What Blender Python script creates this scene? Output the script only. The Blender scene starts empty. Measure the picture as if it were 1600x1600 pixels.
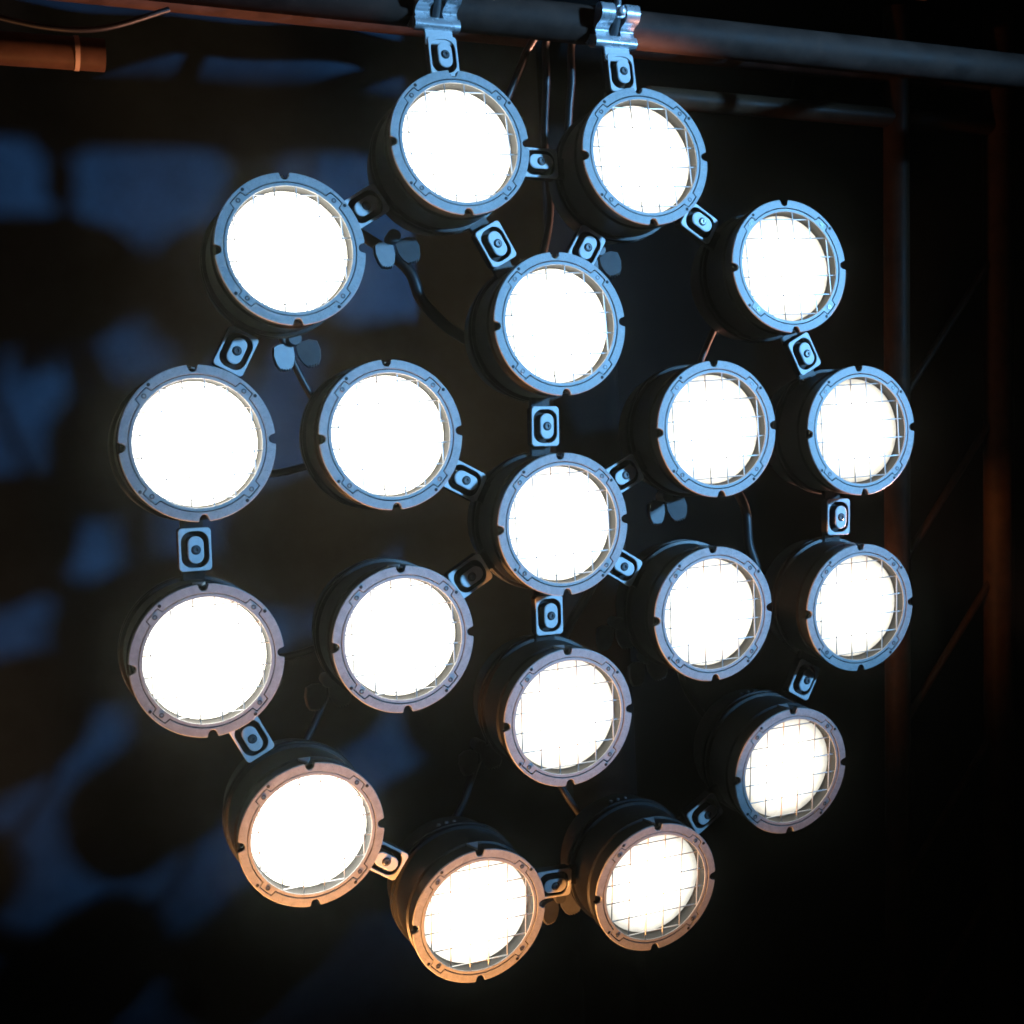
import bpy, bmesh, math, random
from mathutils import Vector, Matrix
random.seed(4)
S = 0.075                       # lamp rim radius in metres; all scene lengths below are in rim radii
PI = math.pi
sc = bpy.context.scene
col = sc.collection

# ------------------------------------------------------------------ camera
cd = bpy.data.cameras.new('camera')
cam = bpy.data.objects.new('camera', cd); col.objects.link(cam)
cd.sensor_width = 36.0
cd.lens = 36.0 * 2241.39 / 1600.0
cd.clip_start = 0.02; cd.clip_end = 100.0
# columns: camera right, forward, up
RIGHT = Vector((0.920325, -0.387400, -0.054056))
FWD = Vector((0.382740, 0.920398, -0.079863))
UP = Vector((0.080692, 0.052810, 0.995339))
CAM = Vector((-8.39319, -18.15249, 1.91390)) * S
M = Matrix((RIGHT, UP, -FWD)).transposed().to_4x4(); M.translation = CAM
cam.matrix_world = M
cd.dof.use_dof = True; cd.dof.focus_distance = 20.3 * S; cd.dof.aperture_fstop = 13.0
sc.camera = cam
sc.render.resolution_x = 1024; sc.render.resolution_y = 1024

# ------------------------------------------------------------------ world: a dark stage, no sky
w = bpy.data.worlds.new('World'); sc.world = w; w.use_nodes = True
bg = w.node_tree.nodes['Background']; bg.inputs[0].default_value = (0.55, 0.6, 0.5, 1); bg.inputs[1].default_value = 0.0015

# ------------------------------------------------------------------ stage lights
def spot(name, pos, aim, rgb, watts, size_deg, blend, radius):
    d = bpy.data.lights.new(name, 'SPOT'); d.energy = watts; d.color = rgb
    d.spot_size = math.radians(size_deg); d.spot_blend = blend; d.shadow_soft_size = radius * S
    o = bpy.data.objects.new(name, d); col.objects.link(o)
    o.location = Vector(pos) * S
    o.rotation_euler = (Vector(aim) - Vector(pos)).to_track_quat('-Z', 'Y').to_euler()
    return o
spot('blue_stage_light', (39.5, -47.0, 14.2), (3.2, 0, 3.1), (0.20, 0.54, 1.0), 1680, 16.4, 0.9, 1.9)
spot('amber_stage_light', (-6.1, -1.0, -10.4), (-1.5, -1.5, -2.9), (1.0, 0.41, 0.12), 60, 96, 0.9, 0.35)
spot('amber_truss_light', (12.0, 1.75, -4.0), (-2.6, 1.4, 7.25), (1.0, 0.45, 0.30), 330, 30, 1.0, 0.4)
spot('amber_fill_light', (-14.0, 2.6, -7.0), (-5.0, 6.5, 1.0), (1.0, 0.42, 0.17), 13, 76, 1.0, 0.5)  # added fill lamp, stands in for amber spill on the backdrop

sc.view_settings.view_transform = 'Standard'; sc.view_settings.look = 'None'
sc.view_settings.exposure = 0.0; sc.view_settings.gamma = 1.0
sc.view_settings.use_curve_mapping = False
sc.cycles.filter_width = 1.7; sc.cycles.use_light_tree = False; sc.cycles.max_bounces = 4; sc.cycles.diffuse_bounces = 2; sc.cycles.glossy_bounces = 2
sc.cycles.transmission_bounces = 0; sc.cycles.volume_bounces = 0; sc.cycles.transparent_max_bounces = 2

# ------------------------------------------------------------------ materials
def mat(name, rgb, rough=0.5, metal=0.0, noise=0.0, scale=40.0, bump=0.0, rvar=0.0, spec=0.5, dirt=None):
    m = bpy.data.materials.new(name); m.use_nodes = True
    nt = m.node_tree; b = nt.nodes['Principled BSDF']
    b.inputs['Base Color'].default_value = (*rgb, 1); b.inputs['Roughness'].default_value = rough
    b.inputs['Metallic'].default_value = metal; b.inputs['Specular IOR Level'].default_value = spec
    if noise or bump or rvar:
        tc = nt.nodes.new('ShaderNodeTexCoord'); oi = nt.nodes.new('ShaderNodeObjectInfo')
        off = nt.nodes.new('ShaderNodeVectorMath'); off.operation = 'ADD'
        mul = nt.nodes.new('ShaderNodeMath'); mul.operation = 'MULTIPLY'; mul.inputs[1].default_value = 7.0
        nt.links.new(oi.outputs['Random'], mul.inputs[0])
        nt.links.new(tc.outputs['Object'], off.inputs[0]); nt.links.new(mul.outputs[0], off.inputs[1])
        n = nt.nodes.new('ShaderNodeTexNoise'); n.inputs['Scale'].default_value = scale
        n.inputs['Detail'].default_value = 6; n.inputs['Roughness'].default_value = 0.65
        nt.links.new(off.outputs[0], n.inputs['Vector'])
        if noise:
            mr = nt.nodes.new('ShaderNodeMapRange'); mr.inputs[1].default_value = 0.3; mr.inputs[2].default_value = 0.7
            mr.inputs[3].default_value = 1 - noise; mr.inputs[4].default_value = 1 + noise
            nt.links.new(n.outputs['Fac'], mr.inputs[0])
            mx = nt.nodes.new('ShaderNodeVectorMath'); mx.operation = 'SCALE'
            mx.inputs[0].default_value = rgb; nt.links.new(mr.outputs[0], mx.inputs['Scale'])
            last = mx.outputs[0]
            if dirt:
                n2 = nt.nodes.new('ShaderNodeTexNoise'); n2.inputs['Scale'].default_value = scale * 5
                n2.inputs['Detail'].default_value = 2
                nt.links.new(off.outputs[0], n2.inputs['Vector'])
                m2 = nt.nodes.new('ShaderNodeMapRange'); m2.inputs[1].default_value = 0.60; m2.inputs[2].default_value = 0.72
                nt.links.new(n2.outputs['Fac'], m2.inputs[0])
                mm = nt.nodes.new('ShaderNodeMix'); mm.data_type = 'RGBA'
                nt.links.new(m2.outputs[0], mm.inputs[0]); nt.links.new(last, mm.inputs[6]); mm.inputs[7].default_value = (*dirt, 1)
                last = mm.outputs[2]
            nt.links.new(last, b.inputs['Base Color'])
        if rvar:
            mr = nt.nodes.new('ShaderNodeMapRange'); mr.inputs[1].default_value = 0.3; mr.inputs[2].default_value = 0.7
            mr.inputs[3].default_value = max(0.05, rough - rvar); mr.inputs[4].default_value = rough + rvar
            nt.links.new(n.outputs['Fac'], mr.inputs[0]); nt.links.new(mr.outputs[0], b.inputs['Roughness'])
        if bump:
            bp = nt.nodes.new('ShaderNodeBump'); bp.inputs['Strength'].default_value = bump; bp.inputs['Distance'].default_value = 0.001
            nt.links.new(n.outputs['Fac'], bp.inputs['Height']); nt.links.new(bp.outputs[0], b.inputs['Normal'])
    return m
def lamp_face_material():
    """face of a sealed-beam lamp: filament and bowl give a hot core, dimmer and faceted toward the edge"""
    m = bpy.data.materials.new('lit_lamp_face'); m.use_nodes = True; nt = m.node_tree
    nt.nodes.remove(nt.nodes['Principled BSDF'])
    L = nt.links.new; N = nt.nodes.new
    tc = N('ShaderNodeTexCoord'); sp = N('ShaderNodeSeparateXYZ'); L(tc.outputs['Object'], sp.inputs[0])
    cb = N('ShaderNodeCombineXYZ'); L(sp.outputs['X'], cb.inputs[0]); L(sp.outputs['Z'], cb.inputs[1])
    ln = N('ShaderNodeVectorMath'); ln.operation = 'LENGTH'; L(cb.outputs[0], ln.inputs[0])
    dv = N('ShaderNodeMath'); dv.operation = 'DIVIDE'; dv.inputs[1].default_value = 0.80 * S; L(ln.outputs['Value'], dv.inputs[0])
    oi = N('ShaderNodeObjectInfo')
    ang = N('ShaderNodeMath'); ang.operation = 'ARCTAN2'; L(sp.outputs['Z'], ang.inputs[0]); L(sp.outputs['X'], ang.inputs[1])
    cv = N('ShaderNodeCombineXYZ'); L(ang.outputs[0], cv.inputs[0]); L(dv.outputs[0], cv.inputs[1]); L(oi.outputs['Random'], cv.inputs[2])
    sc_ = N('ShaderNodeVectorMath'); sc_.operation = 'MULTIPLY'; sc_.inputs[1].default_value = (5.0, 4.0, 40.0); L(cv.outputs[0], sc_.inputs[0])
    nz = N('ShaderNodeTexNoise'); nz.inputs['Scale'].default_value = 1.0; nz.inputs['Detail'].default_value = 3; L(sc_.outputs[0], nz.inputs['Vector'])
    ad = N('ShaderNodeMath'); ad.operation = 'MULTIPLY_ADD'; ad.inputs[1].default_value = 0.14; ad.inputs[2].default_value = -0.07
    L(nz.outputs['Fac'], ad.inputs[0])
    sm = N('ShaderNodeMath'); sm.operation = 'ADD'; L(dv.outputs[0], sm.inputs[0]); L(ad.outputs[0], sm.inputs[1])
    cr = N('ShaderNodeFloatCurve'); c = cr.mapping.curves[0]
    c.points[0].location = (0.0, 1.0); c.points[1].location = (1.0, 0.06)
    for p in ((0.35, 0.72), (0.6, 0.36), (0.8, 0.15), (0.92, 0.09)): c.points.new(*p)
    cr.mapping.update(); L(sm.outputs[0], cr.inputs['Value'])
    rv = N('ShaderNodeSeparateColor'); L(oi.outputs['Color'], rv.inputs[0])
    mu = N('ShaderNodeMath'); mu.operation = 'MULTIPLY'; L(cr.outputs[0], mu.inputs[0]); L(rv.outputs[0], mu.inputs[1])
    m2 = N('ShaderNodeMath'); m2.operation = 'MULTIPLY'; m2.inputs[1].default_value = FACE; L(mu.outputs[0], m2.inputs[0])
    e = N('ShaderNodeEmission'); e.inputs[0].default_value = (1.0, 0.95, 0.82, 1); L(m2.outputs[0], e.inputs[1])
    L(e.outputs[0], nt.nodes['Material Output'].inputs[0]); return m
FACE = 26.0
RIM = mat('anodised_rim', (0.43, 0.43, 0.435), 0.5, 0.0, 0.17, 160, 0.25, 0.12, 0.45, dirt=(0.26, 0.26, 0.27))
RET = mat('anodised_retainer', (0.45, 0.45, 0.455), 0.46, 0.0, 0.13, 160, 0.2, 0.12, 0.45)
BLACK = mat('black_paint', (0.007, 0.007, 0.007), 0.42, 0.0, 0.3, 60, 0.2, 0.05, 0.35)
DARK = mat('dark_pocket', (0.008, 0.008, 0.009), 0.7)  # also paints the shade in bracket pockets and on boss sides
BRK = mat('bracket_alloy', (0.72, 0.72, 0.73), 0.5, 0.0, 0.10, 150, 0.1, 0.1, 0.5)
SCREW = mat('screw_steel', (0.16, 0.16, 0.165), 0.35, 0.4, 0.1, 200)
SSCREW = mat('black_screw', (0.012, 0.012, 0.012), 0.6)
REFL = mat('reflector_wall', (0.018, 0.0175, 0.016), 0.5, 0.0, 0.15, 80)
WIRE = mat('grille_wire', (0.55, 0.55, 0.56), 0.4, 0.3)
LENS = lamp_face_material()
CHROME = mat('clamp_alloy', (0.85, 0.85, 0.87), 0.28, 0.6, 0.05, 60, 0.05, 0.06)
TUBE = mat('truss_alloy', (0.058, 0.033, 0.025), 0.65, 0.0, 0.4, 25, 0.3, 0.12, 0.12)
TOWER = mat('dark_truss_alloy', (0.075, 0.038, 0.021), 0.5, 0.0, 0.35, 25, 0.15, 0.12, 0.15)
RUBBER = mat('cable_rubber', (0.010, 0.010, 0.011), 0.45, 0.0, 0.2, 80)
WING = mat('wing_nut_alloy', (0.11, 0.11, 0.113), 0.45, 0.2, 0.15, 90, 0.2)
CLOTH = mat('backdrop_cloth', (0.020, 0.035, 0.054), 0.95, 0.0, 0.3, 9, 0.3, 0.0, 0.1)
SHADE_CLOTH = mat('shade_drape_black', (0.0035, 0.0036, 0.0038), 0.95, 0.0, 0.3, 6, 0.3, 0.0, 0.1)  # for the added drape that keeps the right side dark
TAPE = mat('tape', (0.45, 0.30, 0.20), 0.5)

# ------------------------------------------------------------------ mesh helpers (lengths in rim radii)
def mesh(name, bm, m, smooth=30):
    for v in bm.verts: v.co *= S
    bmesh.ops.recalc_face_normals(bm, faces=bm.faces)
    me = bpy.data.meshes.new(name); bm.to_mesh(me); bm.free()
    me.materials.append(m)
    if smooth:
        me.polygons.foreach_set('use_smooth', [True] * len(me.polygons))
        me.set_sharp_from_angle(angle=math.radians(smooth))
    return me
def add(name, me, parent=None, loc=(0, 0, 0), rot=None):
    o = bpy.data.objects.new(name, me); col.objects.link(o)
    mt = (rot.to_4x4() if rot is not None else Matrix.Identity(4)); mt.translation = Vector(loc) * S
    if parent is not None: o.parent = parent
    o.matrix_local = mt
    return o
def empty(name, loc, rot=None):
    o = bpy.data.objects.new(name, None); col.objects.link(o); o.empty_display_size = 0.02
    mt = (rot.to_4x4() if rot is not None else Matrix.Identity(4)); mt.translation = Vector(loc) * S
    o.matrix_world = mt; return o
def tag(o, label, cat, group=None):
    o['label'] = label; o['category'] = cat
    if group: o['group'] = group
    return o
def rings(bm, loops, closed=False, cap0=False, cap1=False):
    """loops: lists of points, joined in sequence by quads (each loop is closed)"""
    vs = [[bm.verts.new(p) for p in l] for l in loops]
    n = len(vs[0]); k = len(vs)
    for a in range(k if closed else k - 1):
        A, B = vs[a], vs[(a + 1) % k]
        for i in range(n):
            j = (i + 1) % n
            bm.faces.new((A[i], A[j], B[j], B[i]))
    if cap0: bm.faces.new(vs[0])
    if cap1: bm.faces.new(vs[-1])
    return vs
def lathe(bm, prof, seg=64, cap0=False, cap1=False, c=(0, 0, 0)):
    """prof: (radius, y) round the local y axis"""
    L = []
    for r, y in prof:
        L.append([(c[0] + r * math.cos(2 * PI * i / seg), c[1] + y, c[2] + r * math.sin(2 * PI * i / seg)) for i in range(seg)])
    rings(bm, L, False, cap0, cap1)
def box(bm, x0, x1, y0, y1, z0, z1, bev=0.0):
    r = bmesh.ops.create_cube(bm, size=1)
    for v in r['verts']:
        v.co = Vector(((x0 + x1) / 2 + v.co.x * (x1 - x0), (y0 + y1) / 2 + v.co.y * (y1 - y0), (z0 + z1) / 2 + v.co.z * (z1 - z0)))
    if bev:
        ed = list({e for v in r['verts'] for e in v.link_edges})
        bmesh.ops.bevel(bm, geom=ed, offset=bev, segments=2, affect='EDGES')
def tube(bm, pts, r, seg=12, cap=True):
    P = [Vector(p) for p in pts]; L = []
    up = Vector((0.13, 0.31, 0.94)); prev = None
    for i, q in enumerate(P):
        d = (P[min(i + 1, len(P) - 1)] - P[max(i - 1, 0)]).normalized()
        if prev is None:
            a = d.cross(up); a = a.normalized() if a.length > 1e-3 else d.cross(Vector((1, 0, 0))).normalized()
        else:
            a = (prev - d * prev.dot(d)).normalized()
        prev = a; b = d.cross(a); rr = r[i] if isinstance(r, (list, tuple)) else r
        L.append([q + (a * math.cos(2 * PI * k / seg) + b * math.sin(2 * PI * k / seg)) * rr for k in range(seg)])
    rings(bm, L, False, cap, cap)
def spline(pts, n=10):
    P = [Vector(p) for p in pts]; P = [2 * P[0] - P[1]] + P + [2 * P[-1] - P[-2]]; out = []
    for i in range(1, len(P) - 2):
        for k in range(n):
            t = k / n; a, b, c, d = P[i - 1:i + 3]
            out.append(0.5 * (2 * b + (c - a) * t + (2 * a - 5 * b + 4 * c - d) * t * t + (3 * b - a - 3 * c + d) * t ** 3))
    out.append(P[-2]); return out
def rrect(hw, hh, r, seg=8):
    pts = []
    for cx, cz, a0 in ((hw - r, hh - r, 0), (-hw + r, hh - r, 90), (-hw + r, -hh + r, 180), (hw - r, -hh + r, 270)):
        for k in range(seg + 1):
            a = math.radians(a0 + 90 * k / seg); pts.append((cx + r * math.cos(a), cz + r * math.sin(a)))
    return pts
def at_y(pts, y, dx=0, dz=0): return [(x + dx, y, z + dz) for x, z in pts]

# ------------------------------------------------------------------ the setting: backdrop cloth
def drape(name, x0, x1, y0, m, seed):
    bm = bmesh.new(); nx, nz = int((x1 - x0) * 4), 40
    g = []
    for i in range(nx + 1):
        x = x0 + (x1 - x0) * i / nx
        fold = 0.10 * math.sin(x * 0.9 + seed + 0.6 * math.sin(x * 0.37)) + 0.07 * math.sin(x * 2.3 + 1.0)
        g.append([bm.verts.new((x, y0(x) + fold * (1 + 0.25 * math.sin(0.2 * x + 0.25 * (-30 + 55 * k / nz))), -30 + 55 * k / nz)) for k in range(nz + 1)])
    for i in range(nx):
        for k in range(nz): bm.faces.new((g[i][k], g[i + 1][k], g[i + 1][k + 1], g[i][k + 1]))
    o = add(name, mesh(name, bm, m, 80)); o['kind'] = 'structure'
drape('backdrop', -34, 46, lambda x: 6.55 if x < 3 else min(9.0, 6.55 + 1.2 * (x - 3)), CLOTH, 0.0)
def shade_drape_y(x):          # added black drape shading the backdrop: left edge nearer, then back behind the tower
    if x < 3.2: return 4.55
    if x < 4.4: return 4.55 + (x - 3.2) / 1.2 * 2.75
    return 7.3
drape('shade_drape', 1.9, 46, shade_drape_y, SHADE_CLOTH, 1.3)

# ------------------------------------------------------------------ lamp parts
NA = 720
ANG = [2 * PI * i / NA for i in range(NA)]
def dang(a, b):
    return (a - b + PI) % (2 * PI) - PI
def outer_r(a):
    r = 1.0
    for k in range(4):
        d = abs(dang(a, k * PI / 2))
        hw = 0.070
        if d < hw:
            t = d / hw
            r = 1 - 0.092 * (1 - t ** 2.6) ** 0.6
    return r
def lobe(a, base, top, hw, sl):
    r = base
    for k in range(4):
        d = abs(dang(a, PI / 4 + k * PI / 2))
        if d < hw: r = top
        elif d < hw + sl: r = top + (base - top) * (d - hw) / sl
    return r
def polar(f, y): return [(f(a) * math.cos(a), y, f(a) * math.sin(a)) for a in ANG]

bm = bmesh.new()
o_ = outer_r
i_ = lambda a: lobe(a, 0.880, 0.953, 0.115, 0.022)
rings(bm, [polar(o_, 0.022), polar(o_, 0.010), polar(lambda a: o_(a) - 0.008, 0.0),
           polar(lambda a: i_(a) + 0.003, 0.0), polar(i_, 0.005), polar(i_, 0.022)], True)
ME_RIM = mesh('rim', bm, RIM)
bm = bmesh.new()
o3 = lambda a: o_(a) - 0.003
rings(bm, [polar(o3, 0.10), polar(o3, 0.0235), polar(i_, 0.0235), polar(lambda a: i_(a), 0.084), polar(lambda a: 0.90, 0.10)], True)
ME_EDGE = mesh('rim_backing', bm, BLACK)
bm = bmesh.new()
o2 = lambda a: lobe(a, 0.868, 0.941, 0.104, 0.022)
one = lambda r: (lambda a: r)
rings(bm, [polar(o2, 0.08), polar(o2, 0.010), polar(lambda a: o2(a) - 0.005, 0.004),
           polar(one(0.828), 0.004), polar(one(0.823), 0.009), polar(one(0.823), 0.020), polar(one(0.845), 0.022), polar(one(0.845), 0.08)], True)
ME_RET = mesh('retainer_ring', bm, RET)
bm = bmesh.new()       # floor of the groove between rim and retainer
rings(bm, [polar(one(0.895), 0.086), polar(one(0.895), 0.099), polar(one(0.85), 0.099), polar(one(0.85), 0.086)], True)
ME_SEAL = mesh('gasket', bm, DARK)
bm = bmesh.new()
lathe(bm, [(0.034, 0.02), (0.034, -0.003), (0.030, -0.008), (0.017, -0.008), (0.016, 0.019)], 16, False, True)
ME_SCR = mesh('screw', bm, SCREW)
bm = bmesh.new()
lathe(bm, [(0.0235, 0.02), (0.0235, -0.0025), (0.020, -0.004)], 14, False, True)
ME_SET = mesh('set_screw', bm, SSCREW)
bm = bmesh.new()
lathe(bm, [(0.89, 0.101), (0.955, 0.101), (0.957, 0.29), (0.975, 0.305), (0.985, 0.312), (0.985, 0.34), (0.975, 0.347), (0.955, 0.36), (0.952, 0.84),
           (0.995, 0.85), (1.0, 0.856), (1.0, 0.885), (0.995, 0.89), (0.972, 0.895), (0.972, 0.955), (0.995, 0.96), (1.0, 0.966), (1.0, 1.0), (0.99, 1.01),
           (0.93, 1.03), (0.90, 1.42), (0.84, 1.52), (0.60, 1.60), (0.30, 1.62)], 128, False, True)
ME_HOUSE = mesh('housing', bm, BLACK, 35)
bm = bmesh.new()       # flared wall between the retainer and the lamp face
lathe(bm, [(0.843, 0.024), (0.840, 0.060), (0.828, 0.120), (0.812, 0.190), (0.806, 0.196), (0.804, 0.204)], 96)
ME_REFL = mesh('reflector', bm, REFL, 40)
bm = bmesh.new()       # the lit lamp face, slightly domed
lathe(bm, [(0.802, 0.202), (0.40, 0.185)], 56, False, True)
ME_LENS = mesh('lamp_face', bm, LENS, 60)
bm = bmesh.new()       # square wire grille
for k in range(6):
    a = -0.7125 + 0.285 * k
    h = math.sqrt(max(0, 0.84 ** 2 - a * a))
    tube(bm, [(a, 0.036, -h), (a, 0.036, h)], 0.0096, 6)
    tube(bm, [(-h, 0.054, a), (h, 0.054, a)], 0.0096, 6)
ME_GRILLE = mesh('wire_grille', bm, WIRE, 60)
bm = bmesh.new()       # triangular index marker on the housing crown
def prism(bm, tri, z0, z1):
    a = [bm.verts.new((x, y, z0)) for x, y in tri]; b = [bm.verts.new((x, y, z1)) for x, y in tri]
    bm.faces.new(a); bm.faces.new(b[::-1])
    for i in range(3): bm.faces.new((a[i], a[(i + 1) % 3], b[(i + 1) % 3], b[i]))
prism(bm, [(-0.085, 0.30), (0.085, 0.30), (0.0, 0.10)], 0.93, 0.985)
ME_MARK = mesh('index_marker', bm, RIM, 20)
bm = bmesh.new()       # row of small cap screws round the rear
ME_CAP = None
lathe(bm, [(0.028, 0.0), (0.028, 0.045), (0.02, 0.052)], 12, True, True)
ME_CAP = mesh('cap_screw', bm, SCREW)
# wing nut: hub + two paddles with serrated ends
bm = bmesh.new(); lathe(bm, [(0.09, 0.0), (0.10, 0.03), (0.08, 0.26), (0.05, 0.28)], 20, True, True)
ME_HUB = mesh('wing_hub', bm, WING, 40)
def wing_mesh():
    bm = bmesh.new()
    out = [(-0.06, 0.10), (-0.155, 0.05), (-0.165, -0.08), (-0.13, -0.20), (-0.075, -0.275),
           (-0.06, -0.25), (-0.04, -0.285), (-0.02, -0.255), (0.0, -0.29), (0.02, -0.255), (0.04, -0.285), (0.06, -0.25), (0.075, -0.275),
           (0.13, -0.20), (0.165, -0.08), (0.155, 0.05), (0.06, 0.10)]
    rings(bm, [at_y([(x * .94, z * .94) for x, z in out], -0.035), at_y(out, -0.02), at_y(out, 0.02), at_y([(x * .94, z * .94) for x, z in out], 0.035)], False, True, True)
    return mesh('wing', bm, WING, 40)
ME_WING = wing_mesh()
# cable gland at the rear
bm = bmesh.new(); lathe(bm, [(0.12, 1.60), (0.12, 1.74), (0.09, 1.76), (0.085, 1.86), (0.05, 1.9)], 16, True, True)
ME_GLAND = mesh('cable_gland', bm, BLACK, 40)
# side lugs that carry the link brackets (seen as steps on the housing outline)
bm = bmesh.new(); box(bm, -0.16, 0.16, 0.50, 0.80, 0.90, 1.03, 0.02)
ME_LUG = mesh('housing_lug', bm, BLACK, 30)

C = [[-1.22, 0.177, 5.369], [1.589, 0.17, 5.225], [-3.646, 0.204, 3.976], [3.957, 0.195, 3.637], [0.062, 0.047, 2.889], [-5.011, 0.222, 1.543], [-2.484, 0.065, 1.499], [2.506, 0.059, 1.285], [5.17, 0.222, 1.106], [-0.071, 0.0, 0.102], [-5.087, 0.217, -1.25], [-2.484, 0.058, -1.254], [2.313, 0.057, -1.432], [5.035, 0.226, -1.651], [-0.125, 0.039, -2.643], [-3.88, 0.194, -3.742], [-1.585, 0.173, -5.29], [1.207, 0.178, -5.397], [3.64, 0.206, -4.026]]
SX = [-0.0008, 0.0008, -0.0022, 0.0022, -0.0, -0.0029, -0.0015, 0.0014, 0.003, -0.0, -0.0029, -0.0014, 0.0014, 0.0029, -0.0, -0.0022, -0.0008, 0.0008, 0.0022]
SZ = [0.1523, 0.1449, 0.1161, 0.0974, 0.0811, 0.0494, 0.0451, 0.0331, 0.0249, 0.0029, -0.029, -0.0323, -0.043, -0.0524, -0.0741, -0.1005, -0.1467, -0.1531, -0.1175]
LAB = ['lit round lamp hanging directly below the left pipe clamp',
 'lit round lamp hanging directly below the right pipe clamp',
 'lit round lamp at the upper left, two wing nut paddles showing beneath it',
 'lit round lamp at the upper right of the outer ring, no lamp to its right',
 'lit round lamp directly above the centre lamp, below and between the two clamped lamps',
 'largest blue rimmed lit lamp at the far left, upper of the two leftmost lamps',
 'lit round lamp of the inner ring, upper left of the centre lamp',
 'lit round lamp of the inner ring, upper right of the centre lamp',
 'upper of the two rightmost lit lamps, blue rim',
 'lit round lamp at the very centre of the cluster with brackets all round it',
 'mauve rimmed lit lamp at the far left, lower of the two leftmost lamps',
 'mauve rimmed lit lamp of the inner ring, lower left of the centre lamp',
 'blue rimmed lit lamp of the inner ring, lower right of the centre lamp',
 'lower of the two rightmost lit lamps, a bracket above its top',
 'mauve rimmed lit lamp directly below the centre lamp',
 'orange rimmed lit lamp at the lower left, below the mauve rimmed leftmost lamp',
 'lowest lit lamp of the cluster, orange rim, black housing showing above it',
 'pinkish rimmed lit lamp at the bottom right of the lowest orange rimmed lamp',
 'dull violet rimmed lit lamp at the lower right end of the outer ring']
WN = {2: (0.24, -1.10), 7: (-0.25, -1.11), 0: (-0.68, -1.08), 1: (-0.3, -1.17), 12: [(-0.49, -0.96), (-0.98, -0.36)], 11: (-0.76, -0.83), 14: (-0.9, -0.76), 17: (-1.0, -0.66), }
def frame(i):
    n = Vector((SX[i], -1, SZ[i])).normalized(); u = Vector((1, SX[i], 0)).normalized(); w = n.cross(u)
    return u, n, w
BRIGHT = [1.4, 0.8, 2.0, 0.6, 1.1, 2.3, 1.7, 0.65, 0.5, 1.05, 2.1, 1.4, 0.7, 0.55, 0.7, 2.1, 0.8, 0.45, 0.42]   # off-axis dimming by view painted in as unequal lamp strength
ROOTS = []
def build_lamp(i):
    u, n, w = frame(i)
    rot = Matrix((u, -n, w)).transposed()
    root = empty('blinder_lamp', C[i], rot)
    tag(root, LAB[i], 'lamp', 'round blinder lamps of the hanging cluster')
    rm = add('rim', ME_RIM, root); add('rim_backing', ME_EDGE, rm)
    ret = add('retainer_ring', ME_RET, root)
    for k in range(4):
        a = PI / 4 + k * PI / 2
        add('screw', ME_SCR, ret, (0.893 * math.cos(a), 0.004, 0.893 * math.sin(a)), Matrix.Rotation(random.uniform(0, 6), 3, 'Y'))
        a -= math.radians(8.8)
        add('set_screw', ME_SET, root, (0.957 * math.cos(a), 0, 0.957 * math.sin(a)))
    add('gasket', ME_SEAL, root)
    hs = add('housing', ME_HOUSE, root)
    add('index_marker', ME_MARK, hs)
    add('cable_gland', ME_GLAND, hs)
    for k in range(3):
        a = math.radians(90 + (k - 1) * 8 + 4)
        add('cap_screw', ME_CAP, hs, (0.90 * math.cos(a), 1.17, 0.90 * math.sin(a)), Matrix.Rotation(a - PI / 2, 3, 'Y') @ Matrix.Rotation(PI / 2, 3, 'X'))
    rf = add('reflector', ME_REFL, root); lf = add('lamp_face', ME_LENS, rf); lf.color = (BRIGHT[i], 1, 1, 1)
    add('wire_grille', ME_GRILLE, root)
    ROOTS.append((root, hs, rot))
    if i not in WN: return
    for a, b in (WN[i] if isinstance(WN[i], list) else [WN[i]]):
        tilt = Matrix.Rotation(random.uniform(-0.2, 0.2), 3, 'Y')
        wn = add('wing_nut', ME_HUB, root, (a, 1.16, b + 0.13), tilt)
        for s in (-1, 1):
            add('wing', ME_WING, wn, (0.175 * s, 0.12, -0.14), Matrix.Rotation(-s * 0.22, 3, 'Z') @ Matrix.Rotation(-s * 0.12, 3, 'Y'))
for i in range(19): build_lamp(i)

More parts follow.
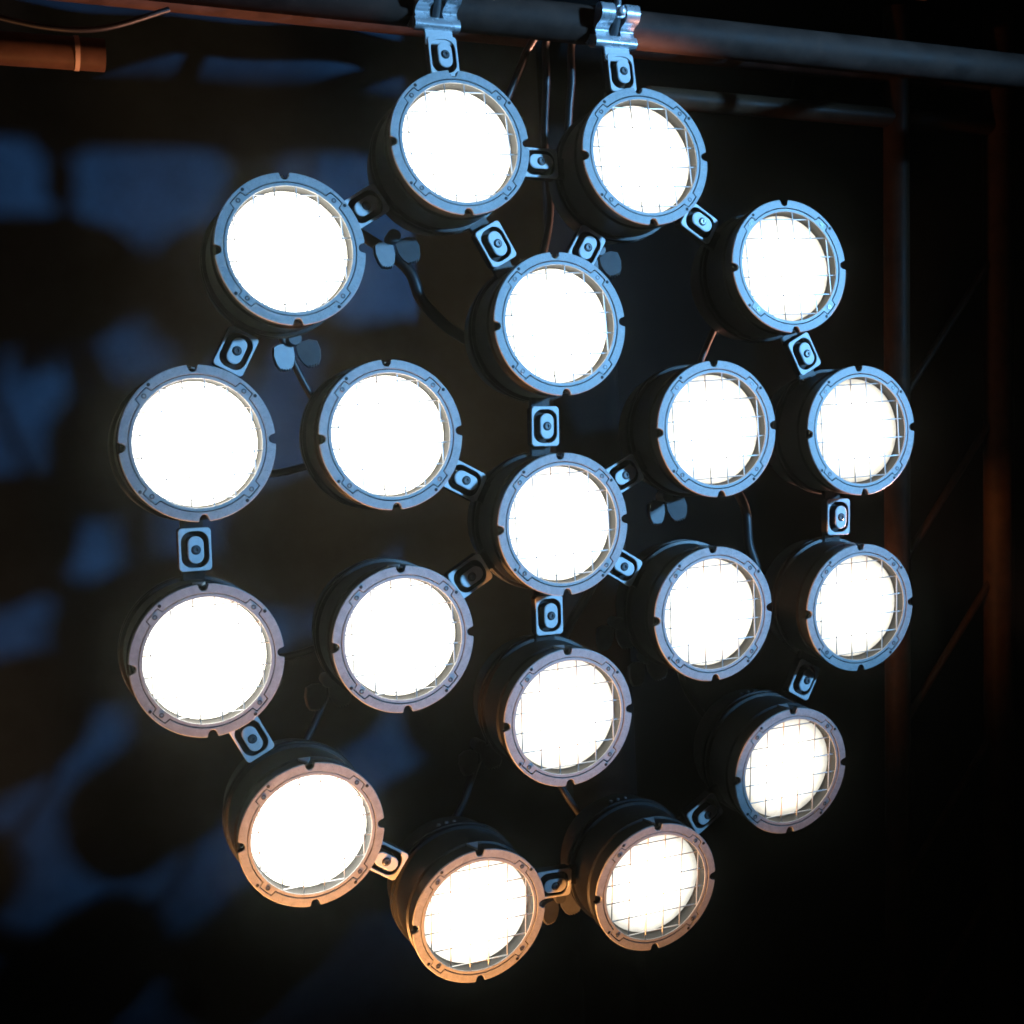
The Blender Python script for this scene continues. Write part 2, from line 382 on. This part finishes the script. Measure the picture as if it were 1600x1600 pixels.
# ------------------------------------------------------------------ link brackets
def bracket_meshes():
    HW, HH = 0.215, 0.285
    ins = rrect(HW - 0.029, HH - 0.040, 0.145); out = rrect(HW, HH, 0.055)
    out2 = rrect(HW - 0.007, HH - 0.007, 0.05); in2 = rrect(HW - 0.033, HH - 0.044, 0.141)
    bm = bmesh.new()     # thin bright lip
    rings(bm, [at_y(out, 0.022), at_y(out, 0.010), at_y(out2, 0.0), at_y(ins, 0.0), at_y(in2, 0.006), at_y(in2, 0.022)], True)
    f = mesh('bracket_frame', bm, BRK)
    bm = bmesh.new()     # body behind the lip, pocket wall and floor painted black for shade
    o1 = rrect(HW - 0.003, HH - 0.003, 0.053)
    rings(bm, [at_y(in2, 0.0235), at_y(o1, 0.0235), at_y(o1, 0.17)], False, False, True)
    rings(bm, [at_y(in2, 0.0235), at_y(in2, 0.125)], False, False, True)
    p = mesh('bracket_body', bm, DARK)
    bm = bmesh.new()
    s1 = rrect(0.104, 0.180, 0.103); s2 = rrect(0.095, 0.171, 0.094)
    rings(bm, [at_y(s1, -0.040), at_y(s1, -0.052), at_y(s2, -0.060)], False, True, True)
    b = mesh('oval_boss', bm, BRK)
    bm = bmesh.new()
    s3 = rrect(0.100, 0.176, 0.099)
    rings(bm, [at_y(s3, 0.124), at_y(s3, -0.039)], False, False, False)
    st = mesh('boss_stem', bm, DARK)  # boss sides painted dark as if turned from the light
    bm = bmesh.new()
    lathe(bm, [(0.064, -0.0605), (0.064, -0.0635), (0.050, -0.0635)], 22, False, True)
    cs = mesh('countersink', bm, SSCREW)
    bm = bmesh.new()
    lathe(bm, [(0.050, -0.064), (0.047, -0.080), (0.040, -0.085), (0.026, -0.085), (0.022, -0.066)], 18, False, True)
    s = mesh('socket_screw', bm, SCREW)
    bm = bmesh.new()
    box(bm, -0.15, 0.15, 0.175, 0.25, -0.52, 0.52, 0.012)
    a = mesh('link_arm', bm, BLACK)
    return f, p, b, s, a, st, cs
ME_BF, ME_BP, ME_BB, ME_BS, ME_BA, ME_BST, ME_BCS = bracket_meshes()
LINKS = [(0, 4, 'bracket joining the left clamped lamp to the lamp above the centre'), (1, 4, 'bracket joining the right clamped lamp to the lamp above the centre'),
 (1, 3, 'bracket joining the right clamped lamp to the upper right lamp'), (3, 8, 'bracket between the upper right lamp and the upper rightmost lamp'),
 (2, 5, 'bracket between the upper left lamp and the upper leftmost lamp, beside wing nut paddles'), (6, 9, 'bracket at the lower right of the lamp left above the centre lamp'),
 (4, 9, 'bracket upright between the centre lamp and the lamp above it'), (9, 7, 'shaded bracket at the upper right of the centre lamp'),
 (9, 12, 'bracket at the lower right of the centre lamp'), (9, 14, 'bracket upright between the centre lamp and the lamp below it'),
 (11, 9, 'brownish bracket at the lower left of the centre lamp'), (8, 13, 'bracket upright between the two rightmost lamps'),
 (5, 10, 'bracket upright between the two leftmost lamps'), (10, 15, 'dark bracket between the lower leftmost lamp and the orange rimmed lamp below'),
 (15, 16, 'orange lit bracket between the two orange rimmed lamps'), (16, 17, 'orange lit bracket right of the lowest lamp'),
 (17, 18, 'tilted brown bracket between the two lamps at the lower right'), (13, 18, 'half hidden bracket above the lower right end lamp'),
 (0, 1, 'mostly hidden bracket between the two clamped lamps'), (2, 0, 'mostly hidden bracket between the upper left lamp and the left clamped lamp')]
def build_link(P, ax, n, label, group='link brackets between the lamps', arms=True):
    ax = ax.normalized(); y = -(n - ax * n.dot(ax)).normalized(); x = y.cross(ax)
    if ax.z < 0: ax = -ax; x = -x
    rot = Matrix((x, y, ax)).transposed()
    r = empty('link_bracket', P, rot); tag(r, label, 'bracket', group)
    add('bracket_frame', ME_BF, r); add('bracket_body', ME_BP, r)
    b = add('oval_boss', ME_BB, r); add('boss_stem', ME_BST, b); add('countersink', ME_BCS, b); add('socket_screw', ME_BS, b, (0, 0, 0), Matrix.Rotation(random.uniform(0, 6), 3, 'Y'))
    if arms: add('link_arm', ME_BA, r)
    return r, rot
for i, j, lab in LINKS:
    ni, nj = frame(i)[1], frame(j)[1]
    n = (ni + nj).normalized(); A, B = Vector(C[i]), Vector(C[j])
    build_link((A + B) / 2 - n * 0.58, B - A, n, lab)

# ------------------------------------------------------------------ hanging brackets, pipe clamps
def prof_clamp():
    """side outline (y, z) of the clamp, y grows away from the camera; hooks under and in front of the tube"""
    return [(-0.01, -0.34), (-0.06, -0.31), (-0.06, -0.24), (-0.01, -0.17), (0.02, -0.10), (-0.03, -0.04), (-0.13, -0.01), (-0.20, 0.05), (-0.22, 0.14),
            (-0.18, 0.23), (-0.09, 0.27), (0.0, 0.24), (0.04, 0.16), (0.09, 0.06), (0.20, -0.02), (0.36, -0.08), (0.36, -0.20), (0.22, -0.30), (0.08, -0.34)]
def extr(bm, prof, x0, x1):
    rings(bm, [[(x0, y, z) for y, z in prof], [(x1, y, z) for y, z in prof]], False, True, True)
def smooth_closed(pr, n=5):
    P = pr; m = len(P); out = []
    for i in range(m):
        a, b, c, d = P[(i - 1) % m], P[i], P[(i + 1) % m], P[(i + 2) % m]
        for k in range(n):
            t = k / n
            out.append(tuple(0.5 * (2 * b[q] + (c[q] - a[q]) * t + (2 * a[q] - 5 * b[q] + 4 * c[q] - d[q]) * t * t + (3 * b[q] - a[q] - 3 * c[q] + d[q]) * t ** 3) for q in range(2)))
    return out
CP = smooth_closed(prof_clamp())
bm = bmesh.new(); extr(bm, CP, -0.31, -0.095); ME_JAW_L = mesh('clamp_jaw', bm, CHROME, 50)
bm = bmesh.new(); extr(bm, CP, 0.095, 0.31); ME_JAW_R = mesh('clamp_jaw', bm, CHROME, 50)
low = [(-0.01, -0.346), (-0.067, -0.31), (-0.066, -0.24), (-0.02, -0.18), (0.06, -0.16), (0.345, -0.095), (0.345, -0.19), (0.21, -0.29), (0.08, -0.346)]
bm = bmesh.new(); extr(bm, smooth_closed(low, 4), -0.335, 0.335); ME_LIP = mesh('clamp_lip', bm, CHROME, 50)
bm = bmesh.new(); tube(bm, [(0, 0.05, -0.16), (0, -0.10, 0.08), (0, -0.10, 0.34), (0, -0.02, 0.62)], 0.055, 14)
ME_BOLT = mesh('swing_bolt', bm, SCREW, 40)
bm = bmesh.new(); lathe(bm, [(0.095, -0.10), (0.10, -0.08), (0.10, 0.02), (0.085, 0.04)], 6, True, True); lathe(bm, [(0.075, -0.13), (0.055, -0.16), (0.02, -0.175)], 16, True, True)
ME_NUT = mesh('dome_nut', bm, CHROME, 30)
bm = bmesh.new(); box(bm, -0.205, 0.205, 0.0, 0.05, -0.26, 0.06, 0.008); ME_TAB = mesh('hanger_tab', bm, BRK, 30)
for i, (la, lb), lab, cl in ((0, (0.13, 1.44), 'tall hanging bracket above the left clamped lamp', 'silver pipe clamp on the tube, left of the two'),
                             (1, (0.10, 1.45), 'tall hanging bracket above the right clamped lamp', 'silver pipe clamp on the tube, right of the two')):
    u, n, w_ = frame(i)
    P = Vector(C[i]) + u * la - n * 0.6 + w_ * lb
    r, rot = build_link(P, w_, n, lab, 'hanging brackets under the clamps', arms=False)
    add('hanger_tab', ME_TAB, r, (-0.03, 0.02, 0.44))
    add('link_arm', ME_BA, r, (0, 0, -0.35))
    Pc = P + w_ * 0.72 + u * (-0.035) + n * 0.02
    c = empty('pipe_clamp', Pc, Matrix.Rotation(math.radians(2.5), 3, 'Y')); tag(c, cl, 'clamp', 'pipe clamps on the tube')
    add('clamp_jaw', ME_JAW_L, c); add('clamp_jaw', ME_JAW_R, c); add('clamp_lip', ME_LIP, c)
    b = add('swing_bolt', ME_BOLT, c); add('dome_nut', ME_NUT, b, (0, -0.10, 0.13))
    print('clamp', i, [round(v, 2) for v in Pc])

# ------------------------------------------------------------------ trusses
def tube_obj(name, a, b, r, parent, m=TUBE, seg=32):
    bm = bmesh.new(); A, B = Vector(a), Vector(b); L = (B - A)
    tube(bm, [A + L * t / 8 for t in range(9)], r, seg)
    return add(name, mesh(name, bm, m, 40), parent)
top = empty('overhead_truss', (0, 1.2, 7.5)); tag(top, 'overhead aluminium truss with the thick tube that carries both clamps', 'truss')
OFF = -Vector((0, 1.2, 7.5))
def T(p): return Vector(p) + OFF
def topz(x, z0): return z0 - 0.047 * x
CY, CZ = 1.42, 7.42
tube_obj('chord', T((-14, CY, topz(-14, CZ))), T((16, CY, topz(16, CZ))), 0.285, top)
tube_obj('chord', T((-14, CY + 3.6, topz(-14, CZ) + 0.9)), T((16, CY + 3.6, topz(16, CZ) + 0.9)), 0.30, top)
tube_obj('chord', T((-14, CY + 1.6, topz(-14, CZ) + 3.2)), T((16, CY + 1.6, topz(16, CZ) + 3.2)), 0.335, top)
tube_obj('chord', T((-14, 0.0, topz(-14, 8.25))), T((6.5, 0.0, topz(6.5, 8.25))), 0.33, top)  # added bar above view, only there to shade the upper backdrop
for k in range(7):
    x = -12 + 4 * k
    tube_obj('brace', T((x, CY, topz(x, CZ))), T((x + 2, CY + 3.6, topz(x + 2, CZ) + 0.9)), 0.15, top, seg=16)
    tube_obj('brace', T((x + 2, CY + 3.6, topz(x + 2, CZ) + 0.9)), T((x + 4, CY, topz(x + 4, CZ))), 0.15, top, seg=16)
tow = empty('tower_truss', (10.5, 5, -12)); tag(tow, 'dark upright truss tower at the right edge', 'truss')
def W(p): return Vector(p) - Vector((10.5, 5, -12))
tube_obj('chord', W((9.02, 5, -13)), W((9.83, 5, 9)), 0.25, tow, TOWER)
tube_obj('chord', W((11.6, 5, -13)), W((12.33, 5, 9)), 0.30, tow, TOWER)
tube_obj('chord', W((12.5, 7.6, -13)), W((13.3, 7.6, 9)), 0.24, tow, TOWER)
for k in range(5):
    z = -11.7 + 3.25 * k
    f = (z + 13) / 22
    a = (9.02 + 0.81 * f, 5.0, z); b = (11.6 + 0.73 * (f + 0.148), 5.0, z + 3.1)
    if k % 1 == 0: tube_obj('brace', W(a), W(b), 0.075, tow, TOWER, 14)
tube_obj('cross_bar', W((4.3, 5, 7.15)), W((12.2, 5, 6.78)), 0.19, tow, TOWER)
bar = empty('side_pipe', (-7, 5, 7.55)); tag(bar, 'short brown lit pipe end at the top left corner', 'pipe')
bm = bmesh.new(); tube(bm, [(-4.5, 0, 0.14), (0, 0, 0.0), (1.85, 0, -0.06)], 0.25, 28); add('pipe', mesh('pipe', bm, TOWER, 40), bar)
bm = bmesh.new(); tube(bm, [(1.40, 0, -0.042), (1.47, 0, -0.044)], 0.262, 28); add('tape_band', mesh('tape_band', bm, TAPE, 40), bar)
# ------------------------------------------------------------------ cables
def cable(pts, r, label, name='power_cable'):
    bm = bmesh.new(); tube(bm, spline(pts, 10), r, 10)
    o = add(name, mesh(name, bm, RUBBER, 60)); tag(o, label, 'cable', 'black cables behind the lamps')
cable([(-3.0, 1.9, 4.7), (-2.2, 2.0, 4.4), (-1.62, 1.6, 3.85), (-1.44, 1.5, 3.36), (-1.02, 1.5, 2.93), (-0.4, 1.8, 2.7), (0.06, 2.0, 2.85)], 0.085, 'black cable sagging between the left clamped lamp and the lamp above the centre')
cable([(2.5, 2.0, 1.28), (3.3, 2.1, 1.0), (3.8, 1.6, 0.1), (3.85, 1.5, -0.64), (3.98, 1.5, -1.3), (3.6, 1.8, -2.0), (2.4, 2.0, -1.5)], 0.08, 'blue glinting cable dropping between the four right hand lamps')
cable([(-6.9, 4.5, 7.9), (-6.0, 4.4, 7.72), (-5.2, 4.4, 7.75), (-4.2, 4.5, 8.1)], 0.045, 'thin cable draped over the pipe at the top left corner')
cable([(0.2, 2.0, -2.7), (0.9, 2.1, -1.7), (1.3, 1.9, -0.9), (1.1, 2.0, -0.2), (-0.05, 2.0, 0.1)], 0.075, 'cable looping behind the centre lamp and the lamp below it')
cable([(0.95, 1.8, 7.6), (0.8, 2.3, 7.2), (0.67, 2.3, 6.96), (0.44, 2.3, 6.51), (0.1, 2.3, 5.9), (-0.5, 2.3, 5.3), (-1.2, 2.05, 5.4)], 0.06, 'thin cable slanting from the tube to the back of the left clamped lamp')
cable([(1.1, 1.85, 7.6), (1.1, 2.3, 7.3), (1.08, 2.3, 6.77), (0.99, 2.3, 5.79), (1.05, 2.4, 4.6), (0.5, 2.3, 3.2), (0.06, 2.05, 2.9)], 0.06, 'thin upright cable dropping between the two clamped lamps')
cable([(1.56, 1.85, 7.6), (1.54, 2.3, 7.3), (1.5, 2.3, 6.72), (1.43, 2.3, 6.24), (1.4, 2.3, 5.6), (1.58, 2.05, 5.25)], 0.06, 'thin cable dropping from the tube behind the right clamped lamp')
FEEDS = [(2, 6, 'the upper left lamp to the lamp left above the centre'), (5, 6, 'the upper leftmost lamp to the lamp left above the centre'),
         (10, 11, 'the lower leftmost lamp to the lamp left below the centre'), (15, 11, 'the lower left orange rimmed lamp up to the inner ring'),
         (16, 14, 'the lowest lamp up to the lamp below the centre'), (17, 14, 'the pinkish rimmed bottom lamp up to the inner ring'),
         (18, 12, 'the lower right end lamp up to the inner ring'), (3, 7, 'the upper right lamp to the lamp right above the centre')]
for i, j, t in FEEDS:
    A = Vector(C[i]) - frame(i)[1] * 1.88; B = Vector(C[j]) - frame(j)[1] * 1.88
    L = (B - A); sag = random.uniform(0.35, 0.7); side = random.uniform(-0.25, 0.25)
    pts = [A, A + Vector((side, 0.25, -0.25))] + [A + L * f + Vector((side * 0.6, 0.3 + random.uniform(-0.05, 0.1), -sag * 4 * f * (1 - f))) for f in (0.25, 0.5, 0.75)] + [B + Vector((-side, 0.25, -0.2)), B]
    cable(pts, 0.055, 'feed cable from ' + t)

# ------------------------------------------------------------------ thin stage haze round camera and rig
def haze():
    bm = bmesh.new(); box(bm, -22, 24, -24, 9.5, -31, 24)
    m = bpy.data.materials.new('stage_haze'); m.use_nodes = True; nt = m.node_tree
    nt.nodes.remove(nt.nodes['Principled BSDF'])
    v = nt.nodes.new('ShaderNodeVolumePrincipled'); v.inputs['Color'].default_value = (0.90, 0.98, 0.92, 1)
    v.inputs['Density'].default_value = HAZE; v.inputs['Anisotropy'].default_value = 0.982
    nt.links.new(v.outputs[0], nt.nodes['Material Output'].inputs['Volume'])
    o = add('haze', mesh('haze', bm, m, 0)); o['kind'] = 'stuff'
HAZE = 0.0110
haze()
